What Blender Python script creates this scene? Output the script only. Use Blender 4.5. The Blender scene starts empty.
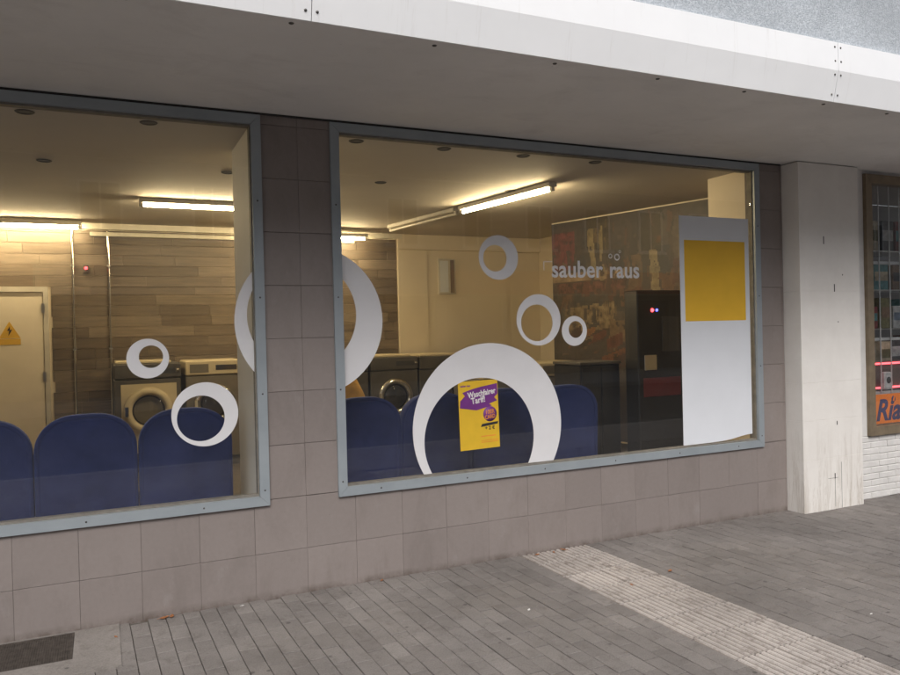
import bpy, math, random
from mathutils import Vector, Matrix
random.seed(11)
scene = bpy.context.scene
COL = scene.collection
R = math.radians

# ------------------------------------------------------------------ camera, sky, sun, exposure
CAM_POS = Vector((0.0, -4.896, 1.70))
YAW, PITCH, ROLL, FPX = 0.43466, -0.00838, -0.02417, 750.0
fwd = Vector((math.sin(YAW)*math.cos(PITCH), math.cos(YAW)*math.cos(PITCH), math.sin(PITCH)))
r0 = Vector((math.cos(YAW), -math.sin(YAW), 0)); u0 = r0.cross(fwd)
rt = r0*math.cos(ROLL) + u0*math.sin(ROLL); up = -r0*math.sin(ROLL) + u0*math.cos(ROLL)
cam_d = bpy.data.cameras.new('camera'); cam = bpy.data.objects.new('camera', cam_d); COL.objects.link(cam)
m = Matrix.Identity(4)
for i in range(3):
    m[i][0], m[i][1], m[i][2], m[i][3] = rt[i], up[i], -fwd[i], CAM_POS[i]
cam.matrix_world = m
cam_d.sensor_width = 36.0; cam_d.lens = 36.0*FPX/900.0
cam_d.clip_start = 0.05; cam_d.clip_end = 2000
scene.camera = cam

world = bpy.data.worlds.new('World'); scene.world = world; world.use_nodes = True
wn = world.node_tree.nodes; wl = world.node_tree.links; wn.clear()
SUN_EL, SUN_ROT = R(48), R(200)
sky = wn.new('ShaderNodeTexSky'); sky.sky_type = 'NISHITA'; sky.sun_disc = False
sky.sun_elevation = SUN_EL; sky.sun_rotation = SUN_ROT; sky.dust_density = 5.0; sky.air_density = 1.0
hsv = wn.new('ShaderNodeHueSaturation'); hsv.inputs['Saturation'].default_value = 0.50
bgd = wn.new('ShaderNodeBackground'); bgd.inputs['Strength'].default_value = 0.15
wo = wn.new('ShaderNodeOutputWorld')
wl.new(sky.outputs[0], hsv.inputs['Color']); wl.new(hsv.outputs[0], bgd.inputs['Color']); wl.new(bgd.outputs[0], wo.inputs[0])

sl = bpy.data.lights.new('sun', 'SUN'); sl.energy = 0.8; sl.angle = R(25); sl.color = (1.0, 0.985, 0.97)
so = bpy.data.objects.new('sun', sl); COL.objects.link(so)
# direction towards the sun (sky: rotation measured from +Y clockwise seen from above)
sd = Vector((math.sin(SUN_ROT)*math.cos(SUN_EL), math.cos(SUN_ROT)*math.cos(SUN_EL), math.sin(SUN_EL)))
so.rotation_euler = sd.to_track_quat('Z', 'Y').to_euler(); so.location = (0, -10, 20)

scene.view_settings.view_transform = 'Standard'; scene.view_settings.look = 'None'
scene.view_settings.gamma = 1.0; scene.view_settings.use_curve_mapping = False
scene.view_settings.exposure = 0.35
scene.render.engine = 'CYCLES'
cy = scene.cycles
cy.use_denoising = True; cy.max_bounces = 8; cy.diffuse_bounces = 4; cy.glossy_bounces = 4
cy.transparent_max_bounces = 16; cy.sample_clamp_indirect = 4.0; cy.caustics_reflective = False; cy.caustics_refractive = False

# ------------------------------------------------------------------ materials
MAT = {}
def new_mat(name):
    mt = bpy.data.materials.new(name); mt.use_nodes = True
    nt = mt.node_tree; b = nt.nodes['Principled BSDF']; MAT[name] = mt
    return mt, nt, b
def lk(nt, a, b): nt.links.new(a, b)
def noise(nt, scale, detail=4, rough=0.55, vec=None, dist=0.0):
    n = nt.nodes.new('ShaderNodeTexNoise'); n.inputs['Scale'].default_value = scale
    n.inputs['Detail'].default_value = detail; n.inputs['Roughness'].default_value = rough; n.inputs['Distortion'].default_value = dist
    if vec is not None: lk(nt, vec, n.inputs['Vector'])
    return n.outputs['Fac']
def worldpos(nt, scale=(1, 1, 1)):
    g = nt.nodes.new('ShaderNodeNewGeometry'); mp = nt.nodes.new('ShaderNodeMapping'); mp.inputs['Scale'].default_value = scale
    lk(nt, g.outputs['Position'], mp.inputs['Vector']); return mp.outputs['Vector']
def objpos(nt, scale=(1, 1, 1)):
    g = nt.nodes.new('ShaderNodeTexCoord'); mp = nt.nodes.new('ShaderNodeMapping'); mp.inputs['Scale'].default_value = scale
    lk(nt, g.outputs['Object'], mp.inputs['Vector']); return mp.outputs['Vector']
def ramp(nt, fac, stops):
    r = nt.nodes.new('ShaderNodeValToRGB'); e = r.color_ramp.elements
    while len(e) < len(stops): e.new(0.5)
    for i, (p, c) in enumerate(stops):
        e[i].position = p; e[i].color = (c[0], c[1], c[2], 1) if not isinstance(c, (int, float)) else (c, c, c, 1)
    lk(nt, fac, r.inputs[0]); return r.outputs[0]
def mix(nt, fac, a, b, mode='MIX'):
    x = nt.nodes.new('ShaderNodeMix'); x.data_type = 'RGBA'; x.blend_type = mode
    for sock, v in ((x.inputs[0], fac), (x.inputs[6], a), (x.inputs[7], b)):
        if hasattr(v, 'links'): lk(nt, v, sock)
        elif isinstance(v, (int, float)): sock.default_value = v
        else: sock.default_value = (v[0], v[1], v[2], 1)
    return x.outputs[2]
def bump(nt, bsdf, h, strength=0.3, dist=0.01):
    b = nt.nodes.new('ShaderNodeBump'); b.inputs['Strength'].default_value = strength; b.inputs['Distance'].default_value = dist
    lk(nt, h, b.inputs['Height']); lk(nt, b.outputs[0], bsdf.inputs['Normal'])
def val(c, k): return tuple(max(0, min(1, x*k)) for x in c)

def simple(name, col, rough=0.6, metal=0.0, var=0.12, scale=6.0, bmp=0.0, bscale=60.0, spec=0.5):
    mt, nt, b = new_mat(name)
    v = worldpos(nt)
    f = noise(nt, scale, 5, 0.6, v)
    c = ramp(nt, f, [(0.3, val(col, 1-var)), (0.7, val(col, 1+var))])
    lk(nt, c, b.inputs['Base Color'])
    b.inputs['Roughness'].default_value = rough; b.inputs['Metallic'].default_value = metal
    b.inputs['Specular IOR Level'].default_value = spec
    if bmp: bump(nt, b, noise(nt, bscale, 4, 0.6, v), bmp, 0.004)
    return mt
def emit(name, col, strength):
    mt, nt, b = new_mat(name)
    b.inputs['Base Color'].default_value = (*col, 1)
    b.inputs['Emission Color'].default_value = (*col, 1); b.inputs['Emission Strength'].default_value = strength
    return mt

def facade_tile():
    mt, nt, b = new_mat('facade_tile'); v = worldpos(nt)
    big = noise(nt, 1.3, 4, 0.6, v); fine = noise(nt, 34, 4, 0.65, v)
    at = nt.nodes.new('ShaderNodeAttribute'); at.attribute_name = 'shade'
    c = ramp(nt, big, [(0.3, (0.236, 0.204, 0.192)), (0.72, (0.276, 0.242, 0.228))])
    c = mix(nt, 0.55, c, ramp(nt, fine, [(0.3, (0.240, 0.209, 0.197)), (0.7, (0.272, 0.238, 0.225))]))
    c = mix(nt, 1.0, c, ramp(nt, at.outputs['Fac'], [(0.0, 0.955), (1.0, 1.045)]), 'MULTIPLY')
    # splash dirt streaks running up from the pavement, and a few wash-out stains
    sep = nt.nodes.new('ShaderNodeSeparateXYZ'); g = nt.nodes.new('ShaderNodeNewGeometry'); lk(nt, g.outputs['Position'], sep.inputs[0])
    st = noise(nt, 1.0, 7, 0.75, worldpos(nt, (9, 4, 1.3)), 0.5)
    mr = nt.nodes.new('ShaderNodeMapRange'); mr.inputs[1].default_value = 0.0; mr.inputs[2].default_value = 0.30; mr.inputs[3].default_value = 1.0; mr.inputs[4].default_value = 0.0
    lk(nt, sep.outputs['Z'], mr.inputs[0])
    mu = nt.nodes.new('ShaderNodeMath'); mu.operation = 'MULTIPLY'
    lk(nt, mr.outputs[0], mu.inputs[0]); lk(nt, ramp(nt, st, [(0.52, 0.0), (0.80, 0.6)]), mu.inputs[1])
    mk = nt.nodes.new('ShaderNodeMath'); mk.operation = 'MULTIPLY'; lk(nt, mu.outputs[0], mk.inputs[0]); lk(nt, ramp(nt, noise(nt, 0.8, 3, 0.5, v), [(0.42, 0.25), (0.6, 1.0)]), mk.inputs[1])
    c = mix(nt, mk.outputs[0], c, (0.12, 0.096, 0.082))
    mf = nt.nodes.new('ShaderNodeMapRange'); mf.inputs[1].default_value = 0.0; mf.inputs[2].default_value = 0.05; mf.inputs[3].default_value = 1.0; mf.inputs[4].default_value = 0.0; lk(nt, sep.outputs['Z'], mf.inputs[0])
    mf2 = nt.nodes.new('ShaderNodeMath'); mf2.operation = 'MULTIPLY'; lk(nt, mf.outputs[0], mf2.inputs[0]); lk(nt, ramp(nt, noise(nt, 7, 6, 0.75, v), [(0.38, 0.05), (0.62, 0.85)]), mf2.inputs[1])
    c = mix(nt, mf2.outputs[0], c, (0.085, 0.062, 0.048))
    sc = noise(nt, 5.0, 6, 0.75, worldpos(nt, (1, 1, 0.55)))
    c = mix(nt, ramp(nt, sc, [(0.60, 0.0), (0.74, 0.35)]), c, (0.34, 0.325, 0.315))
    sm = noise(nt, 2.6, 7, 0.7, worldpos(nt, (1.6, 1, 0.7)), 0.4)
    c = mix(nt, ramp(nt, sm, [(0.50, 0.0), (0.72, 0.4)]), c, (0.175, 0.150, 0.138))
    sp = noise(nt, 70, 2, 0.5, v)
    c = mix(nt, ramp(nt, sp, [(0.74, 0.0), (0.78, 0.5)]), c, (0.12, 0.10, 0.09))
    lk(nt, c, b.inputs['Base Color']); b.inputs['Roughness'].default_value = 0.52; b.inputs['Specular IOR Level'].default_value = 0.35
    bump(nt, b, noise(nt, 14, 6, 0.7, v), 0.12, 0.006)
facade_tile()

def paver_mat(name, c0, c1, dark, spots=0.35):
    mt, nt, b = new_mat(name); v = worldpos(nt)
    at = nt.nodes.new('ShaderNodeAttribute'); at.attribute_name = 'shade'
    c = ramp(nt, at.outputs['Fac'], [(0.0, c0), (1.0, c1)])
    big = noise(nt, 0.9, 5, 0.65, v)
    c = mix(nt, 1.0, c, ramp(nt, big, [(0.34, 0.76), (0.66, 1.14)]), 'MULTIPLY')
    fine = noise(nt, 130, 3, 0.7, v)
    c = mix(nt, 1.0, c, ramp(nt, fine, [(0.3, 0.78), (0.7, 1.2)]), 'MULTIPLY')
    md = noise(nt, 9, 6, 0.75, v, 0.6)
    c = mix(nt, ramp(nt, md, [(0.52 if spots < 1 else 0.51, 0.0), (0.72 if spots < 1 else 0.74, spots)]), c, dark)
    gum = nt.nodes.new('ShaderNodeTexVoronoi'); gum.inputs['Scale'].default_value = 4.5; gum.inputs['Randomness'].default_value = 1.0
    lk(nt, worldpos(nt, (1, 1, 0.01)), gum.inputs['Vector'])
    c = mix(nt, ramp(nt, gum.outputs['Distance'], [(0.045, 0.75), (0.075, 0.0)]), c, (0.055, 0.05, 0.047))
    lk(nt, c, b.inputs['Base Color'])
    lk(nt, ramp(nt, md, [(0.3, 0.62), (0.7, 0.85)]), b.inputs['Roughness']); b.inputs['Specular IOR Level'].default_value = 0.4
    bump(nt, b, noise(nt, 160, 4, 0.7, v), 0.35, 0.003)
paver_mat('paver', (0.172, 0.157, 0.147), (0.222, 0.204, 0.191), (0.098, 0.082, 0.072), 0.6)
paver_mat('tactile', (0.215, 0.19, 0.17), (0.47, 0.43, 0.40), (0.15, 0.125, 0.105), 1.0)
paver_mat('plain_paving', (0.21, 0.195, 0.185), (0.22, 0.205, 0.195), (0.12, 0.105, 0.095), 0.5)
paver_mat('concrete', (0.215, 0.196, 0.180), (0.245, 0.224, 0.207), (0.13, 0.112, 0.10), 0.6)
simple('joint_sand', (0.095, 0.084, 0.074), 0.95, var=0.3, scale=30)
simple('asphalt', (0.055, 0.055, 0.057), 0.9, var=0.25, scale=40, bmp=0.4, bscale=200)
simple('kerb', (0.30, 0.29, 0.28), 0.85, var=0.15, scale=8)
simple('lane_paint', (0.7, 0.7, 0.68), 0.7)

def soffit_mat():
    mt, nt, b = new_mat('soffit'); v = worldpos(nt)
    c = ramp(nt, noise(nt, 0.9, 6, 0.65, v), [(0.3, (0.68, 0.675, 0.66)), (0.72, (0.80, 0.79, 0.775))])
    st = noise(nt, 2.0, 6, 0.72, worldpos(nt, (1.0, 1.6, 1)), 0.5)
    c = mix(nt, ramp(nt, st, [(0.52, 0.0), (0.80, 0.55)]), c, (0.54, 0.525, 0.51))
    sp = noise(nt, 38, 3, 0.6, v)
    c = mix(nt, ramp(nt, sp, [(0.72, 0.0), (0.78, 0.4)]), c, (0.22, 0.20, 0.19))
    lk(nt, c, b.inputs['Base Color']); b.inputs['Roughness'].default_value = 0.75
    bump(nt, b, noise(nt, 26, 5, 0.65, v), 0.18, 0.006)
soffit_mat()
def fascia_mat():
    mt, nt, b = new_mat('fascia'); v = worldpos(nt)
    c = ramp(nt, noise(nt, 2.5, 5, 0.6, v), [(0.3, (0.86, 0.875, 0.89)), (0.7, (0.90, 0.915, 0.93))])
    dr_ = noise(nt, 1.0, 7, 0.75, worldpos(nt, (22, 3, 1.2)), 0.3)
    c = mix(nt, ramp(nt, dr_, [(0.58, 0.0), (0.78, 0.4)]), c, (0.52, 0.50, 0.47))
    lk(nt, c, b.inputs['Base Color']); b.inputs['Roughness'].default_value = 0.4
    bump(nt, b, noise(nt, 1.7, 3, 0.5, v), 0.25, 0.02)
fascia_mat()
def pebble():
    mt, nt, b = new_mat('pebbledash'); v = worldpos(nt)
    vo = nt.nodes.new('ShaderNodeTexVoronoi'); vo.inputs['Scale'].default_value = 120; lk(nt, v, vo.inputs['Vector'])
    c = ramp(nt, vo.outputs['Color'], [(0.1, (0.35, 0.39, 0.43)), (0.55, (0.46, 0.50, 0.54)), (0.9, (0.56, 0.60, 0.64))])
    c = mix(nt, 1.0, c, ramp(nt, noise(nt, 1.2, 5, 0.6, v), [(0.3, 0.8), (0.7, 1.12)]), 'MULTIPLY')
    lk(nt, c, b.inputs['Base Color']); b.inputs['Roughness'].default_value = 0.85
    inv = nt.nodes.new('ShaderNodeMath'); inv.operation = 'SUBTRACT'; inv.inputs[0].default_value = 1.0; lk(nt, vo.outputs['Distance'], inv.inputs[1])
    bump(nt, b, inv.outputs[0], 0.55, 0.006)
pebble()
def frame_mat():
    mt, nt, b = new_mat('frame_metal'); v = worldpos(nt)
    c = ramp(nt, noise(nt, 3, 5, 0.65, v), [(0.3, (0.285, 0.325, 0.355)), (0.7, (0.345, 0.385, 0.415))])
    ch = noise(nt, 42, 4, 0.7, v)
    c = mix(nt, ramp(nt, ch, [(0.70, 0.0), (0.76, 0.55)]), c, (0.15, 0.145, 0.145))
    lk(nt, c, b.inputs['Base Color']); b.inputs['Roughness'].default_value = 0.42; b.inputs['Metallic'].default_value = 0.15
    bump(nt, b, noise(nt, 30, 4, 0.6, v), 0.06, 0.004)
frame_mat()
simple('gasket', (0.20, 0.185, 0.16), 0.7, var=0.25, scale=12)
simple('joint_dark', (0.185, 0.162, 0.150), 0.9, var=0.45, scale=3)
simple('screw', (0.10, 0.095, 0.09), 0.5, 0.6, var=0.3, scale=40)
simple('black_line', (0.035, 0.033, 0.032), 0.8)

def glass_mat(name, tint, f0):
    mt = bpy.data.materials.new(name); mt.use_nodes = True; nt = mt.node_tree; nt.nodes.clear(); MAT[name] = mt
    o = nt.nodes.new('ShaderNodeOutputMaterial'); mx = nt.nodes.new('ShaderNodeMixShader')
    tr = nt.nodes.new('ShaderNodeBsdfTransparent'); tr.inputs[0].default_value = (*tint, 1)
    gl = nt.nodes.new('ShaderNodeBsdfAnisotropic'); gl.inputs['Roughness'].default_value = 0.0
    lw = nt.nodes.new('ShaderNodeLayerWeight'); lw.inputs['Blend'].default_value = 0.5
    p = nt.nodes.new('ShaderNodeMath'); p.operation = 'POWER'; p.inputs[1].default_value = 5.0; lk(nt, lw.outputs['Facing'], p.inputs[0])
    ma = nt.nodes.new('ShaderNodeMath'); ma.operation = 'MULTIPLY_ADD'; ma.inputs[1].default_value = 1-f0; ma.inputs[2].default_value = f0
    lk(nt, p.outputs[0], ma.inputs[0]); lk(nt, ma.outputs[0], mx.inputs[0]); lk(nt, tr.outputs[0], mx.inputs[1]); lk(nt, gl.outputs[0], mx.inputs[2])
    if name == 'pane_glass':
        df = nt.nodes.new('ShaderNodeBsdfDiffuse'); df.inputs[0].default_value = (0.60, 0.60, 0.60, 1); m2 = nt.nodes.new('ShaderNodeMixShader')
        v = worldpos(nt); lk(nt, ramp(nt, noise(nt, 1.6, 5, 0.65, v), [(0.3, 0.004), (0.75, 0.014)]), m2.inputs[0])
        lk(nt, mx.outputs[0], m2.inputs[1]); lk(nt, df.outputs[0], m2.inputs[2]); lk(nt, m2.outputs[0], o.inputs[0])
    else: lk(nt, mx.outputs[0], o.inputs[0])
glass_mat('pane_glass', (0.985, 0.988, 0.983), 0.048)
glass_mat('drum_glass', (0.5, 0.5, 0.48), 0.06)
simple('vinyl_white', (0.74, 0.74, 0.76), 0.45, var=0.03, scale=5)
simple('poster_white', (0.76, 0.79, 0.84), 0.5, var=0.02, scale=3)
simple('poster_yellow', (0.84, 0.50, 0.035), 0.5, var=0.05, scale=3)
simple('flyer_yellow', (0.72, 0.46, 0.03), 0.5, var=0.05, scale=12)
simple('purple', (0.17, 0.035, 0.22), 0.5); simple('print_black', (0.03, 0.028, 0.03), 0.5); simple('print_orange', (0.75, 0.28, 0.04), 0.5)

def stone_paint():
    mt, nt, b = new_mat('white_pillar'); v = worldpos(nt)
    c = ramp(nt, noise(nt, 2.2, 6, 0.65, v), [(0.3, (0.74, 0.715, 0.68)), (0.7, (0.83, 0.81, 0.775))])
    sep = nt.nodes.new('ShaderNodeSeparateXYZ'); g = nt.nodes.new('ShaderNodeNewGeometry'); lk(nt, g.outputs['Position'], sep.inputs[0])
    st = noise(nt, 1.0, 8, 0.78, worldpos(nt, (15, 15, 1.6)), 0.7)
    mr = nt.nodes.new('ShaderNodeMapRange'); mr.inputs[1].default_value = 0.0; mr.inputs[2].default_value = 0.85; mr.inputs[3].default_value = 1.0; mr.inputs[4].default_value = 0.0
    lk(nt, sep.outputs['Z'], mr.inputs[0])
    mu = nt.nodes.new('ShaderNodeMath'); mu.operation = 'MULTIPLY'; lk(nt, mr.outputs[0], mu.inputs[0]); lk(nt, ramp(nt, st, [(0.47, 0.0), (0.66, 0.8)]), mu.inputs[1])
    c = mix(nt, mu.outputs[0], c, (0.36, 0.305, 0.24))
    chip = noise(nt, 17, 6, 0.75, worldpos(nt, (1, 1, 0.5)))
    c = mix(nt, ramp(nt, chip, [(0.68, 0.0), (0.74, 0.45)]), c, (0.34, 0.31, 0.28))
    lk(nt, c, b.inputs['Base Color']); b.inputs['Roughness'].default_value = 0.7
    bump(nt, b, noise(nt, 22, 6, 0.7, v), 0.3, 0.006)
stone_paint()
simple('painted_brick', (0.68, 0.67, 0.655), 0.65, var=0.08, scale=8, bmp=0.25, bscale=40)
simple('brown_frame', (0.235, 0.185, 0.125), 0.45, 0.3, var=0.2, scale=9)
simple('bar_metal', (0.55, 0.56, 0.57), 0.4, 0.5, var=0.1)
simple('orange_sign', (0.72, 0.19, 0.025), 0.45, var=0.04); simple('navy_print', (0.035, 0.035, 0.11), 0.5)

# interior
simple('ceiling_paint', (0.54, 0.50, 0.44), 0.8, var=0.04, scale=1.5)
simple('cream_wall', (0.80, 0.71, 0.56), 0.75, var=0.04, scale=1.5)
simple('white_reveal', (0.78, 0.76, 0.70), 0.7, var=0.03, scale=2)
simple('floor_tile', (0.10, 0.085, 0.07), 0.35, var=0.2, scale=5)
simple('door_paint', (0.80, 0.71, 0.57), 0.5, var=0.03)
simple('door_frame', (0.62, 0.58, 0.50), 0.45)
simple('steel', (0.62, 0.60, 0.56), 0.28, 0.9, var=0.06)
simple('trunking', (0.72, 0.68, 0.58), 0.5)
simple('lamp_body', (0.72, 0.69, 0.62), 0.4)
simple('downlight_rim', (0.05, 0.045, 0.04), 0.8, 0.0); simple('downlight_core', (0.12, 0.108, 0.092), 0.8, 0.0)
emit('tube', (1.0, 0.78, 0.44), 135.0)
simple('tube_off', (0.80, 0.77, 0.68), 0.35)
emit('led_red', (1.0, 0.05, 0.06), 6.0); emit('led_blue', (0.10, 0.12, 1.0), 4.0); emit('neon_red', (1.0, 0.10, 0.12), 2.6)
def plank_mat():
    mt, nt, b = new_mat('plank')
    at = nt.nodes.new('ShaderNodeAttribute'); at.attribute_name = 'shade'
    v = worldpos(nt, (1.0, 1.0, 16.0))
    c = ramp(nt, at.outputs['Fac'], [(0.0, (0.130, 0.101, 0.074)), (0.5, (0.165, 0.130, 0.097)), (1.0, (0.215, 0.172, 0.130))])
    gr = noise(nt, 2.6, 6, 0.7, v, 0.4)
    c = mix(nt, 1.0, c, ramp(nt, gr, [(0.3, 0.62), (0.7, 1.3)]), 'MULTIPLY')
    lk(nt, c, b.inputs['Base Color']); b.inputs['Roughness'].default_value = 0.5
plank_mat()
def fabric():
    mt, nt, b = new_mat('blue_fabric'); v = worldpos(nt)
    c = ramp(nt, noise(nt, 5, 5, 0.6, v), [(0.3, (0.014, 0.023, 0.088)), (0.7, (0.026, 0.038, 0.130))])
    lk(nt, c, b.inputs['Base Color']); b.inputs['Roughness'].default_value = 0.92; b.inputs['Specular IOR Level'].default_value = 0.15
    b.inputs['Sheen Weight'].default_value = 0.35; b.inputs['Sheen Tint'].default_value = (0.35, 0.42, 0.75, 1)
    bump(nt, b, noise(nt, 300, 2, 0.5, v), 0.3, 0.002)
fabric()
simple('machine_dark', (0.105, 0.098, 0.088), 0.42, 0.2, var=0.1); simple('machine_steel', (0.26, 0.235, 0.195), 0.38, 0.5, var=0.1)
simple('panel_cream', (0.62, 0.53, 0.36), 0.45, var=0.04); simple('rubber', (0.03, 0.03, 0.03), 0.6); simple('chrome', (0.75, 0.73, 0.68), 0.14, 1.0, var=0.02)
simple('drum', (0.30, 0.28, 0.25), 0.3, 0.9); simple('kiosk_black', (0.012, 0.012, 0.014), 0.4); simple('kiosk_screen', (0.05, 0.052, 0.06), 0.12)
simple('dark_red', (0.16, 0.015, 0.02), 0.4); simple('orange_cloth', (0.62, 0.33, 0.06), 0.85, var=0.15, scale=14)
simple('sign_yellow', (0.70, 0.42, 0.06), 0.5); simple('grate', (0.085, 0.072, 0.062), 0.7, 0.4, var=0.4, scale=25); simple('pit', (0.018, 0.016, 0.015), 0.95)
simple('leaf_orange', (0.30, 0.12, 0.045), 0.7, var=0.3, scale=60); simple('paper_white', (0.75, 0.74, 0.72), 0.7)
# opposite side
simple('render_cream', (0.50, 0.46, 0.40), 0.85, var=0.06, scale=0.6); simple('render_grey', (0.33, 0.32, 0.31), 0.85, var=0.06, scale=0.6)
simple('red_fascia', (0.36, 0.10, 0.06), 0.5); simple('sill_white', (0.72, 0.72, 0.70), 0.6); simple('far_glass', (0.03, 0.035, 0.04), 0.08)
simple('plinth_grey', (0.13, 0.12, 0.115), 0.7)
def vcol(name, rough=0.6):
    mt, nt, b = new_mat(name); at = nt.nodes.new('ShaderNodeAttribute'); at.attribute_name = 'Col'
    lk(nt, at.outputs['Color'], b.inputs['Base Color']); b.inputs['Roughness'].default_value = rough
vcol('mural_print', 0.55)

# ------------------------------------------------------------------ builders
class MB:
    def __init__(s): s.v = []; s.f = []; s.sh = []; s.smooth = set()
    def add(s, vs, fs, sh=0.5, smooth=False):
        o = len(s.v); s.v += [tuple(x) for x in vs]
        for f in fs:
            if smooth: s.smooth.add(len(s.f))
            s.f.append(tuple(i+o for i in f)); s.sh.append(sh)
        return s
    def box(s, x0, x1, y0, y1, z0, z1, sh=0.5):
        return s.add([(x0,y0,z0),(x1,y0,z0),(x1,y1,z0),(x0,y1,z0),(x0,y0,z1),(x1,y0,z1),(x1,y1,z1),(x0,y1,z1)],
                     [(3,2,1,0),(4,5,6,7),(0,1,5,4),(1,2,6,5),(2,3,7,6),(3,0,4,7)], sh)
    def bbox(s, x0, x1, y0, y1, z0, z1, b=0.01, sh=0.5):
        """box with all twelve edges chamfered"""
        b = min(b, (x1-x0)*.45, (y1-y0)*.45, (z1-z0)*.45)
        vs = []; idx = {}
        for ix in (0,1):
            for iy in (0,1):
                for iz in (0,1):
                    X, Y, Z = (x0,x1)[ix], (y0,y1)[iy], (z0,z1)[iz]; sx, sy, sz = (1,-1)[ix]*b, (1,-1)[iy]*b, (1,-1)[iz]*b
                    idx[ix,iy,iz,'x'] = len(vs); vs.append((X, Y+sy, Z+sz))
                    idx[ix,iy,iz,'y'] = len(vs); vs.append((X+sx, Y, Z+sz))
                    idx[ix,iy,iz,'z'] = len(vs); vs.append((X+sx, Y+sy, Z))
        fs = []
        q = lambda *k: fs.append(tuple(idx[i] for i in k))
        for i in (0,1):
            a = [(i,0,0,'x'),(i,1,0,'x'),(i,1,1,'x'),(i,0,1,'x')]; q(*(a if i else a[::-1]))
            a = [(0,i,0,'y'),(1,i,0,'y'),(1,i,1,'y'),(0,i,1,'y')]; q(*(a[::-1] if i else a))
            a = [(0,0,i,'z'),(1,0,i,'z'),(1,1,i,'z'),(0,1,i,'z')]; q(*(a if i else a[::-1]))
        for i in (0,1):
            for j in (0,1):
                a = [(i,j,0,'x'),(i,j,0,'y'),(i,j,1,'y'),(i,j,1,'x')]; q(*(a if (i+j)%2 == 0 else a[::-1]))
                a = [(i,0,j,'x'),(i,1,j,'x'),(i,1,j,'z'),(i,0,j,'z')]; q(*(a if (i+j)%2 == 0 else a[::-1]))
                a = [(0,i,j,'y'),(1,i,j,'y'),(1,i,j,'z'),(0,i,j,'z')]; q(*(a[::-1] if (i+j)%2 == 0 else a))
        for i in (0,1):
            for j in (0,1):
                for k in (0,1):
                    a = [(i,j,k,'x'),(i,j,k,'y'),(i,j,k,'z')]; q(*(a[::-1] if (i+j+k)%2 == 0 else a))
        return s.add(vs, fs, sh)
    def cyl(s, p, axis, r, h, n=16, r2=None, sh=0.5, smooth=True):
        """closed cylinder from p along axis"""
        p = Vector(p); a = Vector(axis).normalized(); t = a.orthogonal().normalized(); w = a.cross(t); r2 = r if r2 is None else r2
        ring = lambda c, rr: [c + (t*math.cos(2*math.pi*i/n) + w*math.sin(2*math.pi*i/n))*rr for i in range(n)]
        vs = ring(p, r) + ring(p+a*h, r2)
        s.add(vs, [(i, (i+1)%n, n+(i+1)%n, n+i) for i in range(n)], sh, smooth)
        return s.add(vs, [tuple(range(n))[::-1], tuple(range(n, 2*n))], sh)
    def lathe(s, prof, c, axis, n=32, sh=0.5):
        """profile [(radius, along)] spun about axis through c"""
        c = Vector(c); a = Vector(axis).normalized(); t = a.orthogonal().normalized(); w = a.cross(t)
        vs = [c + a*h + (t*math.cos(2*math.pi*i/n) + w*math.sin(2*math.pi*i/n))*r for r, h in prof for i in range(n)]
        fs = [(k*n+i, k*n+(i+1)%n, (k+1)*n+(i+1)%n, (k+1)*n+i) for k in range(len(prof)-1) for i in range(n)]
        return s.add(vs, fs, sh, True)
    def prism(s, pts, y0, y1, sh=0.5):
        """outline in the XZ plane (counter-clockwise seen from -Y) given thickness y0..y1"""
        n = len(pts); vs = [(x, y0, z) for x, z in pts] + [(x, y1, z) for x, z in pts]
        return s.add(vs, [tuple(range(n)), tuple(range(2*n-1, n-1, -1))] + [(i, n+i, n+(i+1)%n, (i+1)%n) for i in range(n)], sh)
    def tube(s, pts, r, n=8):
        for a, b in zip(pts[:-1], pts[1:]):
            d = Vector(b)-Vector(a); s.cyl(a, d, r, d.length, n)
        return s
    def mesh(s, name):
        me = bpy.data.meshes.new(name); me.from_pydata(s.v, [], s.f); me.update()
        at = me.attributes.new('shade', 'FLOAT', 'FACE'); at.data.foreach_set('value', s.sh)
        if s.smooth: me.polygons.foreach_set('use_smooth', [i in s.smooth for i in range(len(s.f))])
        return me
    def build(s, name, mat, parent=None, loc=None, rot=None):
        me = s.mesh(name); me.materials.append(MAT[mat]); return obj(name, me, parent, loc, rot)
def obj(name, me, parent=None, loc=None, rot=None):
    o = bpy.data.objects.new(name, me); COL.objects.link(o)
    if parent is not None: o.parent = parent
    if loc: o.location = loc
    if rot: o.rotation_euler = rot
    return o
def tag(o, label=None, cat=None, group=None, kind=None):
    for k, v in (('label', label), ('category', cat), ('group', group), ('kind', kind)):
        if v: o[k] = v
    return o
def empty(name, loc=(0, 0, 0), rz=0.0, label=None, cat=None, group=None, parent=None):
    o = bpy.data.objects.new(name, None); COL.objects.link(o); o.location = loc; o.rotation_euler = (0, 0, rz); o.empty_display_size = 0.1
    if parent is not None: o.parent = parent
    return tag(o, label, cat, group)
def part(name, mat, parent, *boxes, b=0.0):
    q = MB()
    for bx in boxes: (q.bbox(*bx, b=b) if b else q.box(*bx))
    return q.build(name, mat, parent)
def copy_tree(o, parent=None):
    c = o.copy(); COL.objects.link(c); c.parent = parent
    for ch in list(o.children): copy_tree(ch, c)
    return c
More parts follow.
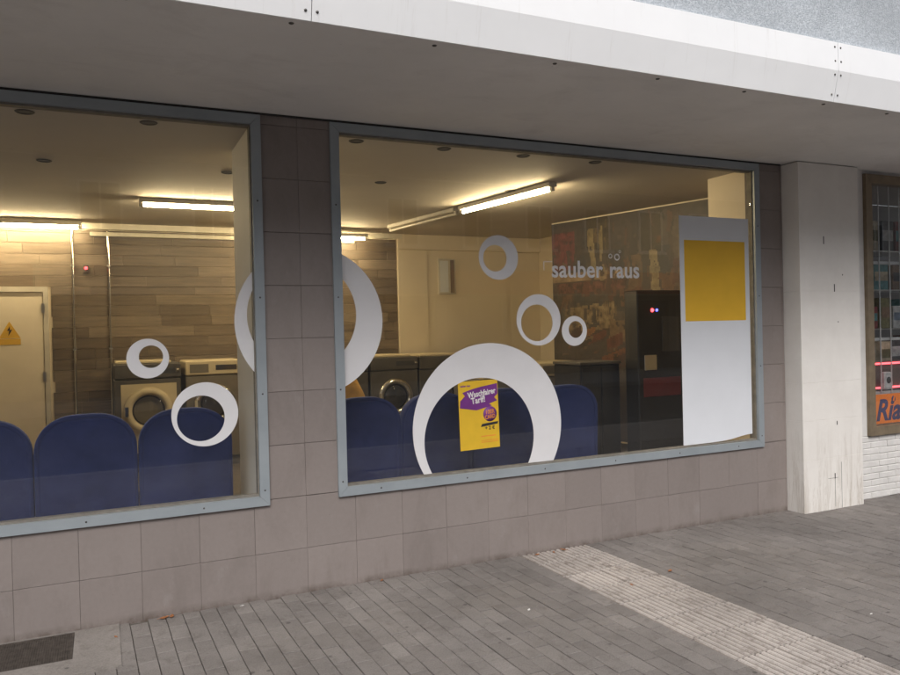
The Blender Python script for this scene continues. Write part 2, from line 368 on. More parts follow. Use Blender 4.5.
def text(name, body, size, mat, parent, loc, rot=(R(90), 0, 0), sx=1.0, shear=0.0, bold=0.0, depth=0.0008, align='LEFT', space=1.0):
    cu = bpy.data.curves.new(name, 'FONT'); cu.body = body; cu.size = size; cu.shear = shear; cu.offset = bold; cu.extrude = depth
    cu.align_x = align; cu.space_character = space; cu.resolution_u = 4
    t = bpy.data.objects.new(name, cu); COL.objects.link(t)
    dg = bpy.context.evaluated_depsgraph_get(); me = bpy.data.meshes.new_from_object(t.evaluated_get(dg)); me.name = name
    bpy.data.objects.remove(t); bpy.data.curves.remove(cu)
    me.materials.clear(); me.materials.append(MAT[mat])
    for v in me.vertices: v.co.x *= sx
    return obj(name, me, parent, loc, rot)

# ------------------------------------------------------------------ ground
PAVE_ROT = R(1.6)          # the paving runs a touch off square to the shop front
def pave(x, y):            # paving coordinates -> world
    c, s_ = math.cos(PAVE_ROT), math.sin(PAVE_ROT); px = x-3.11
    return 3.11 + px*c - y*s_, px*s_ + y*c
ground = MB().add([(-150,-150,-.26),(150,-150,-.26),(150,150,-.26),(-150,150,-.26)], [(0,1,2,3)]).build('ground', 'asphalt'); tag(ground, kind='structure')
pav = MB().box(-40, 40, -5.6, 0.25, -.25, -.012).build('pavement', 'joint_sand'); tag(pav, kind='structure')
tag(MB().add([(-40,-5.6,-.0035),(40,-5.6,-.0035),(40,-3.95,-.0035),(-40,-3.95,-.0035)],[(0,1,2,3)]).add([(-40,-3.95,-.0035),(-2.6,-3.95,-.0035),(-2.6,0,-.0035),(-40,0,-.0035)],[(0,1,2,3)]).add([(11.4,-3.95,-.0035),(40,-3.95,-.0035),(40,0,-.0035),(11.4,0,-.0035)],[(0,1,2,3)]).build('outer_pavement', 'plain_paving'), kind='structure')
tag(MB().bbox(-40, 40, -5.75, -5.602, -.25, .0, .012).build('kerb', 'kerb'), kind='structure')
tag(MB().box(-60, 60, -14.0, -5.752, -.259, -.13).build('road', 'asphalt'), kind='structure')
tag(MB().box(-60, 60, -19.0, -14.002, -.259, .0).build('far_pavement', 'kerb'), kind='structure')
def paver_mb(w, l, sh):
    q = MB(); b = .0018; t = -.05
    vs = [(-w/2,-l/2,t),(w/2,-l/2,t),(w/2,l/2,t),(-w/2,l/2,t),(-w/2,-l/2,-b),(w/2,-l/2,-b),(w/2,l/2,-b),(-w/2,l/2,-b),
          (-w/2+b,-l/2+b,0),(w/2-b,-l/2+b,0),(w/2-b,l/2-b,0),(-w/2+b,l/2-b,0)]
    fs = [(0,1,5,4),(1,2,6,5),(2,3,7,6),(3,0,4,7),(4,5,9,8),(5,6,10,9),(6,7,11,10),(7,4,8,11),(8,9,10,11)]
    return q.add(vs, fs, sh)
pm = []
for k in range(10):
    me = paver_mb(.0957, .1957, k/9).mesh('paver'); me.materials.append(MAT['paver']); pm.append(me)
def in_view(p, mgn=0):
    d = Vector(p)-CAM_POS; z = d.dot(fwd)
    if z < .3: return False
    x = 450+FPX*d.dot(rt)/z; y = 337.5-FPX*d.dot(up)/z
    return -mgn < x < 900+mgn and -mgn < y < 675+mgn
spots = []
for i in range(-56, 86):
    x = 3.11 + .05 + i*.1
    if abs(x-3.11) < .30: continue
    off = (i % 2)*.1 + (.05 if (i//2) % 2 else 0) + random.uniform(-.006, .006)
    for j in range(0, 21):
        y = .18 - off - j*.2
        if y > .13: continue
        wx, wy = pave(x, y)
        if wx < -.02 and wy > -.53: continue
        spots.append((wx, wy))
vis = sorted([p for p in spots if in_view((p[0], p[1], 0))], key=lambda p: (Vector((p[0], p[1], 0))-CAM_POS).length)
near = set(vis[:300]); far = MB()
for (wx, wy) in spots:
    rz = PAVE_ROT + random.uniform(-.008, .008); dz = random.uniform(-.0025, .001); k = min(9, max(0, int(random.gauss(4.5, 2.1))))
    if (wx, wy) in near:
        o = obj('paver', pm[k], pav, (wx, wy, dz), (random.uniform(-.008, .008), random.uniform(-.01, .01), rz))
    else:
        q = paver_mb(.0957, .1957, k/9); c, s_ = math.cos(rz), math.sin(rz); tx = random.uniform(-.01, .01)
        far.add([(wx+x*c-y*s_, wy+x*s_+y*c, z+dz+x*tx) for x, y, z in q.v], q.f, k/9)
tag(far.build('pavers', 'paver', pav), kind='stuff')
# ribbed guidance strip, two plates wide
def rib_plate(sh):
    q = MB(); w = .2935; n = 7; t = -.05; prof = []; p = w/n
    for i in range(n):
        a = -w/2+i*p; prof += [(a, -.007), (a+.015, -.007), (a+.019, 0), (a+p-.006, 0), (a+p-.002, -.007)]
    prof.append((w/2, -.007)); N = len(prof)
    l = .286
    vs = [(x, -l/2, z) for x, z in prof] + [(x, l/2, z) for x, z in prof] + [(-w/2,-l/2,t),(w/2,-l/2,t),(w/2,l/2,t),(-w/2,l/2,t)]
    fs = [(i, i+1, N+i+1, N+i) for i in range(N-1)]
    fs += [tuple([2*N, 2*N+1] + list(range(N-1, -1, -1))), tuple([2*N+2, 2*N+3] + list(range(N, 2*N))), (2*N, 0, N, 2*N+3), (2*N+1, 2*N+2, 2*N-1, N-1)]
    q.add(vs, fs, sh)
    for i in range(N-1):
        if prof[i][1] < -.005 and prof[i+1][1] < -.005: q.sh[i] = 0.0  # groove floors get the darkest tone: grime plus recess shade painted in
    return q
tms = []
for k in range(6):
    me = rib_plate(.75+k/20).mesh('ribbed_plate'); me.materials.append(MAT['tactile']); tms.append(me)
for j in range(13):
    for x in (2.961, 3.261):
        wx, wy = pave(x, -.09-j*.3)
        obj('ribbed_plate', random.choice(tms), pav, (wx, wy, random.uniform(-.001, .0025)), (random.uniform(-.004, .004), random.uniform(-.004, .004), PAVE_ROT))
# concrete apron with a light-well grating let into it
cp = MB()
for a in ((-2.4, -.735, -.64, .0), (-.185, .052, -.64, .0), (-.735, -.185, -.64, -.425), (-.735, -.185, -.015, .0)):
    cp.box(a[0], a[1], a[2], a[3], -.06, .0045)
cp.build('concrete_apron', 'concrete', pav)
gr = empty('light_well_grating', (-.46, -.22, 0), 0, 'dark metal mesh grating set in concrete beside the tiled wall', 'grating')
fr = MB(); fr.box(-.273, .273, -.203, -.190, -.03, .003).box(-.273, .273, .190, .203, -.03, .003).box(-.273, -.260, -.190, .190, -.03, .003).box(.260, .273, -.190, .190, -.03, .003)
fr.build('frame', 'grate', gr)
bars = MB()
for i in range(44): x = -.255+i*.51/43; bars.box(x-.0028, x+.0028, -.190, .190, -.016, .0005)
for i in range(32): y = -.184+i*.368/31; bars.box(-.260, .260, y-.0026, y+.0026, -.014, -.001)
tag(bars.build('mesh_bars', 'grate', gr), kind='stuff'); part('pit_floor', 'pit', gr, (-.273, .273, -.203, .203, -.062, -.058))

# fallen leaves, scraps
def leaf(x, y, s, rz, label, mat='leaf_orange', z=.004):
    q = MB(); pts = [(-.5,0),(-.25,.22),(.05,.26),(.35,.14),(.55,0),(.35,-.15),(.05,-.25),(-.25,-.2)]
    vs = [(px*s, py*s, .12*s*(px*px*2+abs(py))) for px, py in pts]; vs2 = [(a, b_, c+.0015) for a, b_, c in vs]; n = 8
    q.add(vs+vs2, [tuple(range(n-1, -1, -1)), tuple(range(n, 2*n))]+[(i, (i+1)%n, n+(i+1)%n, n+i) for i in range(n)])
    q.cyl((-.5*s, 0, .06*s), (-1, 0, .1), .0012, .25*s, 5)
    return tag(q.build('fallen_leaf' if mat == 'leaf_orange' else 'paper_scrap', mat, None, (x, y, z), (0, 0, rz)), label, 'leaf' if mat == 'leaf_orange' else 'litter', 'fallen leaves by the wall' if mat == 'leaf_orange' else 'litter on the pavement')
leaf(.30, -.035, .06, .4, 'largest orange leaf at the wall foot under the left window'); leaf(.345, -.03, .05, 1.4, 'smaller orange leaf touching the largest one under the left window')
leaf(.03, -.21, .03, 2.0, 'tiny orange leaf by the concrete apron edge')
leaf(1.70, -.03, .035, .9, 'pale leaf at the wall foot left of the guidance strip')
leaf(2.93, -.05, .045, .2, 'left leaf of the wall-foot litter at the head of the guidance strip'); leaf(3.07, -.06, .035, 1.1, 'middle leaf at the head of the guidance strip'); leaf(3.17, -.04, .05, 2.2, 'right leaf at the head of the guidance strip')
leaf(3.53, -.82, .045, .5, 'lone orange leaf beside the right edge of the guidance strip')
leaf(3.12, -.92, .03, 1.5, 'small brown leaf lying on the ribbed guidance strip')
leaf(.76, -.06, .022, .3, 'white scrap at the wall foot under the tiled pier', 'paper_white'); leaf(2.30, -.98, .03, .8, 'white scrap left of the guidance strip', 'paper_white')
leaf(4.0, -1.98, .02, .2, 'tiny white scrap on the pavers right of the guidance strip', 'paper_white'); leaf(-.53, -.47, .022, .2, 'white scrap at the front edge of the grating', 'paper_white')

# ------------------------------------------------------------------ the shop building
FX1, FX2L, FX2R, FZB, FZT = .958, 1.416, 5.326, .606, 3.118
SOF = 3.135
bld = empty('shop_building', (2.4, 0, 0), 0, 'mauve-grey tiled laundrette front under a white-edged canopy', 'building')
bld.matrix_parent_inverse = Matrix.Identity(4)
def bpart(name, mat, *boxes, b=0.0):
    o = part(name, mat, bld, *boxes, b=b); o.matrix_parent_inverse = Matrix.Translation((-2.4, 0, 0)); return o
def under(o, p=None):      # parent keeping world position
    o.parent = p or bld; w = (p or bld).matrix_world if False else None
    return o
# solid wall carrying the tiles, in butted pieces round the openings
wall = bpart('wall', 'joint_dark', (-4.0, 5.62, .006, .10, -.05, FZB+.05), (-4.0, -3.0, .006, .10, FZB+.052, SOF-.002), (FX1-.05, FX2L+.05, .006, .10, FZB+.052, SOF-.002), (FX2R-.05, 5.62, .006, .10, FZB+.052, SOF-.002),
             (-2.998, FX1-.052, .006, .10, FZT-.02, SOF-.002), (FX2L+.052, FX2R-.052, .006, .10, FZT-.02, SOF-.002))
bpart('side_facade', 'facade_tile', (-8.0, -4.003, .0, .10, -.05, SOF-.002))
TW, TH, TX0 = .3287*1.0325, .3465, -.641-3.0
# joints measured along the base: one about every .34 m
tile_x = [-.492-.338*k for k in range(10, 0, -1)] + [-.492+.338*k for k in range(0, 19)]
tile_z = [-.04, .292] + [.292+.3465*k for k in range(1, 9)]
tcache = {}
def tile(x0, x1, z0, z1):
    if x1-x0 < .015 or z1-z0 < .015: return
    k = random.randrange(5); w, h = round(x1-x0, 3), round(z1-z0, 3); key = (w, h, k)
    if key not in tcache:
        q = MB(); g = .0011; b = .0016; e = random.choice([.0002, .0003, .0006]); d = .0007
        a = [(e, .007, g), (w-e, .007, g), (w-e, .007, h-g), (e, .007, h-g), (e, b, g), (w-e, b, g), (w-e, b, h-g), (e, b, h-g), (e+d, 0, g+b), (w-e-d, 0, g+b), (w-e-d, 0, h-g-b), (e+d, 0, h-g-b)]
        q.add(a, [(0,1,5,4),(1,2,6,5),(2,3,7,6),(3,0,4,7),(4,5,9,8),(5,6,10,9),(6,7,11,10),(7,4,8,11),(8,9,10,11)], k/4)
        me = q.mesh('tile'); me.materials.append(MAT['facade_tile']); tcache[key] = me
    o = obj('tile', tcache[key], wall, (x0, random.uniform(-.0012, .0006), z0), (random.uniform(-.0018, .0018), 0, random.uniform(-.002, .002)))
    o.matrix_parent_inverse = Matrix.Identity(4)
zone = [(-4.0, 5.615, -.04, FZB+.03), (FX1-.03, FX2L+.03, FZB+.03, SOF), (FX2R-.03, 5.615, FZB+.03, SOF)]
for (zx0, zx1, zz0, zz1) in zone:
    xs = [zx0] + [x for x in tile_x if zx0 < x < zx1] + [zx1]; zs = [zz0] + [z for z in tile_z if zz0 < z < zz1] + [zz1]
    for a, b_ in zip(xs[:-1], xs[1:]):
        if a > FX1-.04 and zz0 > .3 and b_ > FX2L and False: continue
        for c, d in zip(zs[:-1], zs[1:]): tile(a, b_, c, d)

def shop_window(x0, x1, z0, z1, label):
    w = empty('display_window', parent=bld); w.matrix_parent_inverse = Matrix.Translation((-2.4, 0, 0)); w['label'] = label
    t = .062; yf, yb = -.020, .0055; m = .0008
    def memb(pts, nm='frame_member'):
        MB().prism(pts, yf, yb).build(nm, 'frame_metal', w)
    memb([(x0, z0), (x1, z0), (x1-t-m, z0+t-m), (x0+t+m, z0+t-m)]); memb([(x0+t+m, z1-t+m), (x1-t-m, z1-t+m), (x1, z1), (x0, z1)])
    memb([(x0, z0+2*m), (x0+t, z0+t+m), (x0+t, z1-t-m), (x0, z1-2*m)]); memb([(x1, z0+2*m), (x1, z1-2*m), (x1-t, z1-t-m), (x1-t, z0+t+m)])
    # inner rebate and gasket behind the face
    a = x0+t-.004; b_ = x1-t+.004; c = z0+t-.004; d = z1-t+.004
    part('glazing_bead', 'gasket', w, (a, b_, .007, .062, c-.02, c+.016), (a, b_, .007, .062, d-.016, d+.012), (a-.014, a+.012, .007, .062, c+.0162, d-.0162), (b_-.012, b_+.014, .007, .062, c+.0162, d-.0162))
    part('pane', 'pane_glass', w, (a+.0122, b_-.0122, .024, .030, c+.0163, d-.0163))
    sm = MB().lathe([(.0001, -.003), (.004, -.0025), (.006, 0)], (0, 0, 0), (0, 1, 0), 10).mesh('screw'); sm.materials.append(MAT['screw'])
    sp = [(x0+.03, z0+.10+k*.62) for k in range(5)] + [(x1-.03, z0+.10+k*.62) for k in range(5)] + [(x0+.3+k*.66, z0+.03) for k in range(int((x1-x0-.3)/.66)+1)]
    for (sx, sz) in sp:
        if sx < x1 and in_view((sx, 0, sz), 60): obj('screw', sm, w, (sx, yf-.0003, sz))
    return w
win1 = shop_window(-3.05, FX1, FZB, FZT, 'left display window with blue seats behind it')
win2 = shop_window(FX2L, FX2R, FZB, FZT, 'right display window with the tall poster')

# canopy: soffit, folded metal fascia, rendered storey above
YF = -1.545
sof = bpart('soffit', 'soffit', (-8, 14, YF+.012, .30, SOF, SOF+.10))
bpart('soffit_bead', 'black_line', (-4.0, 5.6, -.012, .004, SOF-.012, SOF-.0015))
YT = YF-.042
prof = [(YF, SOF-.012), (YT, SOF+.176), (YT+.004, SOF+.358), (YT+.03, SOF+.362), (YT+.012, SOF+.170), (YF+.010, SOF-.012)]
fas = empty('fascia', parent=bld); fas.matrix_parent_inverse = Matrix.Translation((-2.4, 0, 0))
seams = [-6.3, -2.53, .90, 4.33, 7.76, 11.2]
for a, b_ in zip(seams[:-1], seams[1:]):
    q = MB(); n = len(prof); a += .002; b_ -= .002
    q.add([(a, y, z) for y, z in prof]+[(b_, y, z) for y, z in prof], [tuple(range(n)), tuple(range(2*n-1, n-1, -1))]+[((i+1)%n, i, n+i, n+(i+1)%n) for i in range(n)])
    q.build('fascia_panel', 'fascia', fas)
rv = MB().lathe([(.0001, -.004), (.005, -.003), (.0075, 0)], (0, 0, 0), (0, 1, 0), 10).mesh('rivet'); rv.materials.append(MAT['screw'])
for sx in seams[1:-1]:
    for dx in (-.028, .026):
        for dz in (.03, .150): obj('rivet', rv, fas, (sx+dx, YF-.0005-.042*(dz+.012)/.188, SOF+dz))
        obj('rivet', rv, fas, (sx+dx, YT+.0015, SOF+.235)); obj('rivet', rv, fas, (sx+dx, YT+.003, SOF+.325))
part('fascia_backing', 'black_line', fas, (-6.2, 11.1, YF+.02, YF+.05, SOF+.102, SOF+.19))
ss = MB().lathe([(.0001, -.006), (.010, -.004), (.013, 0)], (0, 0, 0), (0, 0, 1), 10).mesh('screw'); ss.materials.append(MAT['screw'])
for x in [.828-.70*k for k in range(1, 4)] + [.828, 1.551, 2.262, 2.963, 3.634, 4.346, 4.975, 5.68, 6.4, 7.1]:
    o = obj('screw', ss, sof, (x, -1.462+random.uniform(-.008, .008), SOF)); o.matrix_parent_inverse = Matrix.Identity(4)
bpart('upper_wall', 'pebbledash', (-8, 14, YT+.031, YF+.40, SOF+.20, 9.0))

# neighbouring shop: white pillar, painted brick apron, barred window
nb = empty('neighbour_shop', (6.5, 0, 0), 0, 'white painted shop front with pillar and barred brown window', 'building')
MI = Matrix.Translation((-6.5, 0, 0))
def npart(name, mat, *boxes, b=0.0):
    o = part(name, mat, nb, *boxes, b=b); o.matrix_parent_inverse = MI; return o
blocks = [(-.05, .47), (.47, .82), (.82, 1.16), (1.16, 1.98), (1.98, 3.128)]
pl = empty('pillar', parent=nb); pl.matrix_parent_inverse = MI
for a, b_ in blocks: part('block', 'white_pillar', pl, (5.622, 6.40, -.178, .12, a+.0003, b_-.0003), b=.0018)
for (hx, hz, hh) in ((5.93, 2.44, .07), (6.06, 2.01, .07), (6.06, .78, .035), (6.02, .30, .05), (6.17, 2.13, .012), (6.10, 1.70, .01)):
    part('slot', 'black_line', pl, (hx-.005, hx+.005, -.1795, -.17, hz-hh/2, hz+hh/2))
part('crack', 'black_line', pl, (6.018, 6.021, -.1790, -.17, .02, .28), (6.105, 6.108, -.1790, -.17, .0, .42), (5.93, 6.06, -.1790, -.17, .281, .2835))
NY = -.085; WX0, WX1, WZ0, WZ1 = 6.60, 8.60, .605, 3.10
npart('wall_core', 'painted_brick', (6.402, 9.5, NY+.008, .12, -.05, WZ0-.002), (6.402, WX0-.002, NY+.004, .12, WZ0, SOF), (WX1+.002, 9.5, NY+.004, .12, WZ0, SOF), (WX0, WX1, NY+.004, .12, WZ1+.002, SOF))
bw = empty('brick_apron', parent=nb); bw.matrix_parent_inverse = MI
BC = .0602; bl = .24
bms = {}
for r_ in range(10):
    x = 6.404 - (bl/2 if r_ % 2 else 0)
    while x < 8.7:
        a, b_ = max(6.404, x), x+bl-.008; z = .004+r_*BC
        if b_-a > .03:
            key = round(b_-a, 3)
            if key not in bms:
                me = MB().bbox(0, key, NY, NY+.02, 0, BC-.006, .004).mesh('brick'); me.materials.append(MAT['painted_brick']); bms[key] = me
            obj('brick', bms[key], bw, (a, random.uniform(-.0015, .0015), z))
        x += bl
sw = empty('display_window', parent=nb); sw.matrix_parent_inverse = MI; sw['label'] = 'barred shop window in a brown metal frame'
t = .085
for pts in ([(WX0, WZ0), (WX1, WZ0), (WX1-t, WZ0+t), (WX0+t, WZ0+t)], [(WX0+t, WZ1-t), (WX1-t, WZ1-t), (WX1, WZ1), (WX0, WZ1)],
            [(WX0, WZ0+.002), (WX0+t-.001, WZ0+t+.001), (WX0+t-.001, WZ1-t-.001), (WX0, WZ1-.002)], [(WX1, WZ0+.002), (WX1, WZ1-.002), (WX1-t+.001, WZ1-t-.001), (WX1-t+.001, WZ0+t+.001)]):
    MB().prism(pts, NY-.03, NY+.05).build('frame_member', 'brown_frame', sw)
part('pane', 'pane_glass', sw, (WX0+t, WX1-t, NY+.02, NY+.026, WZ0+t, WZ1-t))
for k in range(11):
    x = WX0+t+.075+k*.155
    if x < WX1-t: MB().cyl((x, NY+.075, WZ0+t-.02), (0, 0, 1), .006, WZ1-WZ0-2*t+.04, 8).build('bar', 'bar_metal', sw)
for z in (2.27, 1.52, .99): part('crossbar', 'bar_metal', sw, (WX0+t-.02, WX1-t+.02, NY+.085, NY+.115, z-.014, z+.014))
sg = empty('shop_sign', (7.3, NY+.034, .70), 0, 'orange sign with dark blue letters at the foot of the barred window', 'sign')
part('board', 'orange_sign', sg, (-.61, .55, 0, .012, .0, .285))
text('lettering', 'Ria', .285, 'navy_print', sg, (-.535, -.0005, .035), shear=.28, bold=.008, sx=1.0)
MB().lathe([(.0001, 0), (.030, .001), (.030, .003)], (-.268, -.002, .232), (0, 1, 0), 20).build('emblem', 'navy_print', sg)
MB().prism([(-.285, .215), (-.262, .21), (-.25, .25), (-.262, .268)], -.0035, -.0022).build('emblem_flame', 'orange_sign', sg)
# back of that shop and goods on shelves
for nm, bx in (('shop_back_wall', (6.35, 9.4, 1.25, 1.3, .1, 3.12)), ('shop_side_wall', (6.30, 6.345, .13, 1.3, .1, 3.12)), ('shop_floor', (6.35, 9.4, .125, 1.248, .05, .098)), ('shop_ceiling', (6.35, 9.4, .125, 1.248, 3.122, 3.13))):
    tag(part(nm, 'render_grey', None, bx), kind='structure')
shelf_z = [.80, 1.22, 1.62, 2.02, 2.42]
nth = ['bottom', 'second', 'third', 'fourth', 'top']
for i, z in enumerate(shelf_z):
    tag(part('shelf', 'steel', None, (6.75, 8.5, .22, .55, z-.012, z)), '%s metal shelf behind the barred window' % nth[i], 'shelf', 'shelves in the barred window')
goods = [('teal', (.10, .24, .25)), ('brown', (.20, .13, .08)), ('slate blue', (.14, .18, .24)), ('cream', (.48, .42, .30)), ('dark grey', (.07, .07, .075)), ('maroon', (.20, .05, .05)), ('olive', (.16, .15, .07)), ('pale grey', (.40, .41, .42))]
for nme, c in goods: simple('goods_'+nme.replace(' ', '_'), c, .4, var=.3, scale=22)
for i, z in enumerate(shelf_z[1:] if True else []):
    x = 6.80; k = i*3
    for j in range(6):
        nme, c = goods[(k+j*1) % 8]; w_ = random.uniform(.12, .2); h_ = random.uniform(.16, .33)
        g = empty('goods_box', (x+w_/2, .36, z), random.uniform(-.15, .15), '%s box on the %s shelf of the barred window' % (nme, nth[i+1]), 'box', 'boxed goods on the shelves')
        part('carton', 'goods_'+nme.replace(' ', '_'), g, (-w_/2, w_/2, -.08, .08, 0, h_), b=.004)
        part('print_band', 'goods_'+goods[(k+j+3) % 8][0].replace(' ', '_'), g, (-w_/2+.01, w_/2-.01, -.0815, -.079, h_*.35, h_*.7))
        x += w_+random.uniform(.02, .06)
ne = empty('neon_sign', (7.25, .17, 1.02), 0, 'glowing red light frame behind the bars above the orange sign', 'neon sign')
MB().tube([(-.42, 0, 0), (-.42, 0, .19), (-.30, 0, .245), (.45, 0, .245), (.45, 0, 0), (-.42, 0, 0)], .010).build('light_tube', 'neon_red', ne)
part('backboard', 'machine_dark', ne, (-.44, .47, .02, .03, -.02, .27))
ob = empty('speaker_box', (7.12, .085, .99+.016), 0, 'small pale device standing inside the red light frame', 'device')
part('housing', 'goods_pale_grey', ob, (-.055, .055, -.03, .03, 0, .18), b=.012); MB().lathe([(.0001, -.002), (.028, -.004), (.034, 0)], (0, -.031, .10), (0, 1, 0), 20).build('cone', 'print_black', ob)

# ------------------------------------------------------------------ interior
IF, IC = .18, 3.10
def struct(name, mat, *boxes):
    return tag(part(name, mat, None, *boxes), kind='structure')
struct('interior_floor', 'floor_tile', (-4.0, 6.28, .102, 5.5, .0, IF))
struct('interior_ceiling', 'ceiling_paint', (-4.0, 6.28, .102, 5.5, IC, IC+.03))
BY = 5.10
backw = struct('back_wall', 'cream_wall', (-4.0, 6.28, BY+.012, BY+.1, IF, IC-.002))
struct('side_wall_left', 'cream_wall', (-4.05, -4.002, .102, 5.5, IF, IC-.002))
struct('side_wall_right', 'cream_wall', (6.2, 6.278, .60, BY+.01, IF, IC-.002))
struct('pier_wall', 'white_reveal', (.925, 1.45, .102, .92, IF, IC-.002))
struct('reveal_wall', 'cream_wall', (5.315, 6.278, .102, .59, IF, IC-.002))
struct('window_board', 'white_reveal', (-4.0, .923, .102, .20, IF, FZB+.02), (1.452, 5.313, .102, .20, IF, FZB+.02))
# laminate planks on the back wall
pk = {}
def planks(x0, x1, z0, z1):
    ph = .128; z = z0; row = 0
    while z < z1-.03:
        zz = min(z+ph, z1); x = x0 - random.uniform(0, .9)
        while x < x1:
            L = random.choice([.6, .9, 1.2]); a, b_ = max(x0, x), min(x+L, x1)
            if b_-a > .04:
                k = random.randrange(7); key = (round(b_-a, 3), round(zz-z, 3), k)
                if key not in pk:
                    me = MB().bbox(.001, key[0]-.001, 0, .012, .001, key[1]-.0015, .0018, k/6).mesh('plank'); me.materials.append(MAT['plank']); pk[key] = me
                obj('plank', pk[key], backw, (a, BY-.0005+random.uniform(-.001, .0), z))
            x += L
        z = zz; row += 1
planks(-2.6, 3.83, 2.34, IC-.08); planks(-.53, 3.83, IF+.01, 2.338); planks(-2.6, -1.56, IF+.01, 2.338)
struct('ceiling_cove', 'trunking', (-2.6, 3.9, BY-.06, BY-.002, IC-.075, IC-.002))
tag(part('cable_trunking', 'trunking', None, (-.10, 3.2, BY-.05, BY-.004, IC-.155, IC-.105), b=.006), 'pale cable trunking along the top of the plank wall', 'trunking')
# cream boarded bay
for (a, b_, d) in ((3.84, 4.29, .03), (4.294, 5.6, .02)): part('panel', 'cream_wall', backw, (a, b_, BY-d, BY+.010, IF, IC-.22))
part('lintel', 'cream_wall', backw, (3.84, 6.19, BY-.055, BY+.010, IC-.218, IC-.004))
nbd = empty('notice_board', (4.60, BY-.022, 2.5), 0, 'small framed notice on the cream wall', 'notice')
part('frame', 'door_frame', nbd, (-.14, .14, -.02, 0, -.26, .26), b=.006); part('sheet', 'poster_white', nbd, (-.115, .02, -.0225, -.019, -.23, .23)); part('side_strip', 'chrome', nbd, (.05, .115, -.024, -.019, -.24, .24))
# service door with hazard sign
dr = empty('service_door', (-1.05, BY, IF), 0, 'cream service door with yellow warning triangle', 'door')
part('leaf', 'door_paint', dr, (-.45, .435, -.03, .011, .005, 2.09), b=.004)
part('door_frame', 'door_frame', dr, (-.505, -.455, -.045, .011, 0, 2.155), (.44, .49, -.045, .011, 0, 2.155), (-.4549, .4399, -.045, .011, 2.095, 2.155))
for hz in (.3, 1.05, 1.85): part('hinge', 'steel', dr, (.42, .455, -.055, -.031, hz, hz+.11))
hs = empty('warning_sign', parent=dr)
MB().prism([(-.02, 1.56), (.20, 1.56), (.09, 1.755)], -.0325, -.0308).build('triangle', 'sign_yellow', hs)
MB().prism([(.095, 1.70), (.065, 1.645), (.088, 1.65), (.075, 1.585), (.118, 1.66), (.094, 1.655)][::-1], -.0345, -.033).build('lightning_mark', 'print_black', hs)
part('text_plate', 'sign_yellow', hs, (-.02, .20, -.0325, -.0308, 1.485, 1.553))
for (x, rr, lab) in ((-.291, .014, 'left of two vertical steel pipes on the plank wall'), (.10, .014, 'right of two vertical steel pipes on the plank wall')):
    pp = empty('steel_pipe', (x, BY-.03, IF), 0, lab, 'pipe', 'steel pipes on the plank wall')
    MB().cyl((0, 0, 0), (0, 0, 1), rr, IC-IF-.08, 14).build('tube', 'chrome', pp)
    for z in (.4, 1.4, 2.4): part('clip', 'steel', pp, (-.02, .02, -.018, .0275, z, z+.02))
il = empty('indicator_lamp', (-.149, BY-.002, 2.56), 0, 'small glowing red indicator lamp between the steel pipes', 'lamp')
part('box', 'machine_dark', il, (-.03, .03, -.03, 0, -.06, .04), b=.004); MB().lathe([(.0001, -.03), (.012, -.024), (.018, 0)], (0, -.03, 0), (0, 1, 0), 14).build('bulb', 'led_red', il)

# fluorescent battens
def batten(loc, rz, label, lit=True, L=1.5):
    b_ = empty('fluorescent_batten', loc, rz, label, 'ceiling lamp', 'fluorescent battens')
    part('body', 'lamp_body', b_, (-L/2-.02, L/2+.02, -.052, .052, -.045, 0), b=.006)
    for e in (-1, 1): part('end_cap', 'lamp_body', b_, (e*L/2-.02, e*L/2+.02, -.018, .018, -.085, -.0455))
    MB().cyl((-L/2+.02, 0, -.068), (1, 0, 0), .015, L-.04, 16).build('tube', 'tube' if lit else 'tube_off', b_)
batten((-.95, 4.86, IC-.02), 0, 'lit batten at far left above the service door')
batten((1.14, 3.17, IC-.001), 0, 'lit batten right of centre in the left window')
batten((2.52, 4.78, IC-.06), 0, 'lit far batten at the left edge of the right window')
ang = math.atan2(4.39-1.17, 3.44-3.94)
for t_, lit, lab in ((.77, True, 'lit half of the long slanting batten in the right window'), (2.40, False, 'unlit half of the long slanting batten in the right window')):
    batten((3.94+math.cos(ang)*t_, 1.17+math.sin(ang)*t_, IC-.001), ang, lab, lit)
# recessed downlights
dl = []
for k in range(7): dl.append((-.39+.7017*k, .335, 'front', k))
for k in range(4): dl.append((-.37+1.38*k, 1.70, 'second', k))
ordn = ['first', 'second', 'third', 'fourth', 'fifth', 'sixth', 'seventh']
for (x, y, rw, k) in dl:
    d = empty('downlight', (x, y, IC), 0, '%s dark downlight from the left in the %s ceiling row' % (ordn[k], rw), 'downlight', 'recessed downlights')
    MB().lathe([(.036, -.001), (.038, -.007), (.050, -.006), (.056, -.0005)], (0, 0, 0), (0, 0, 1), 24).build('rim', 'downlight_rim', d)
    MB().lathe([(.0001, -.002), (.035, -.002)], (0, 0, 0), (0, 0, 1), 24).build('lens', 'downlight_core', d)

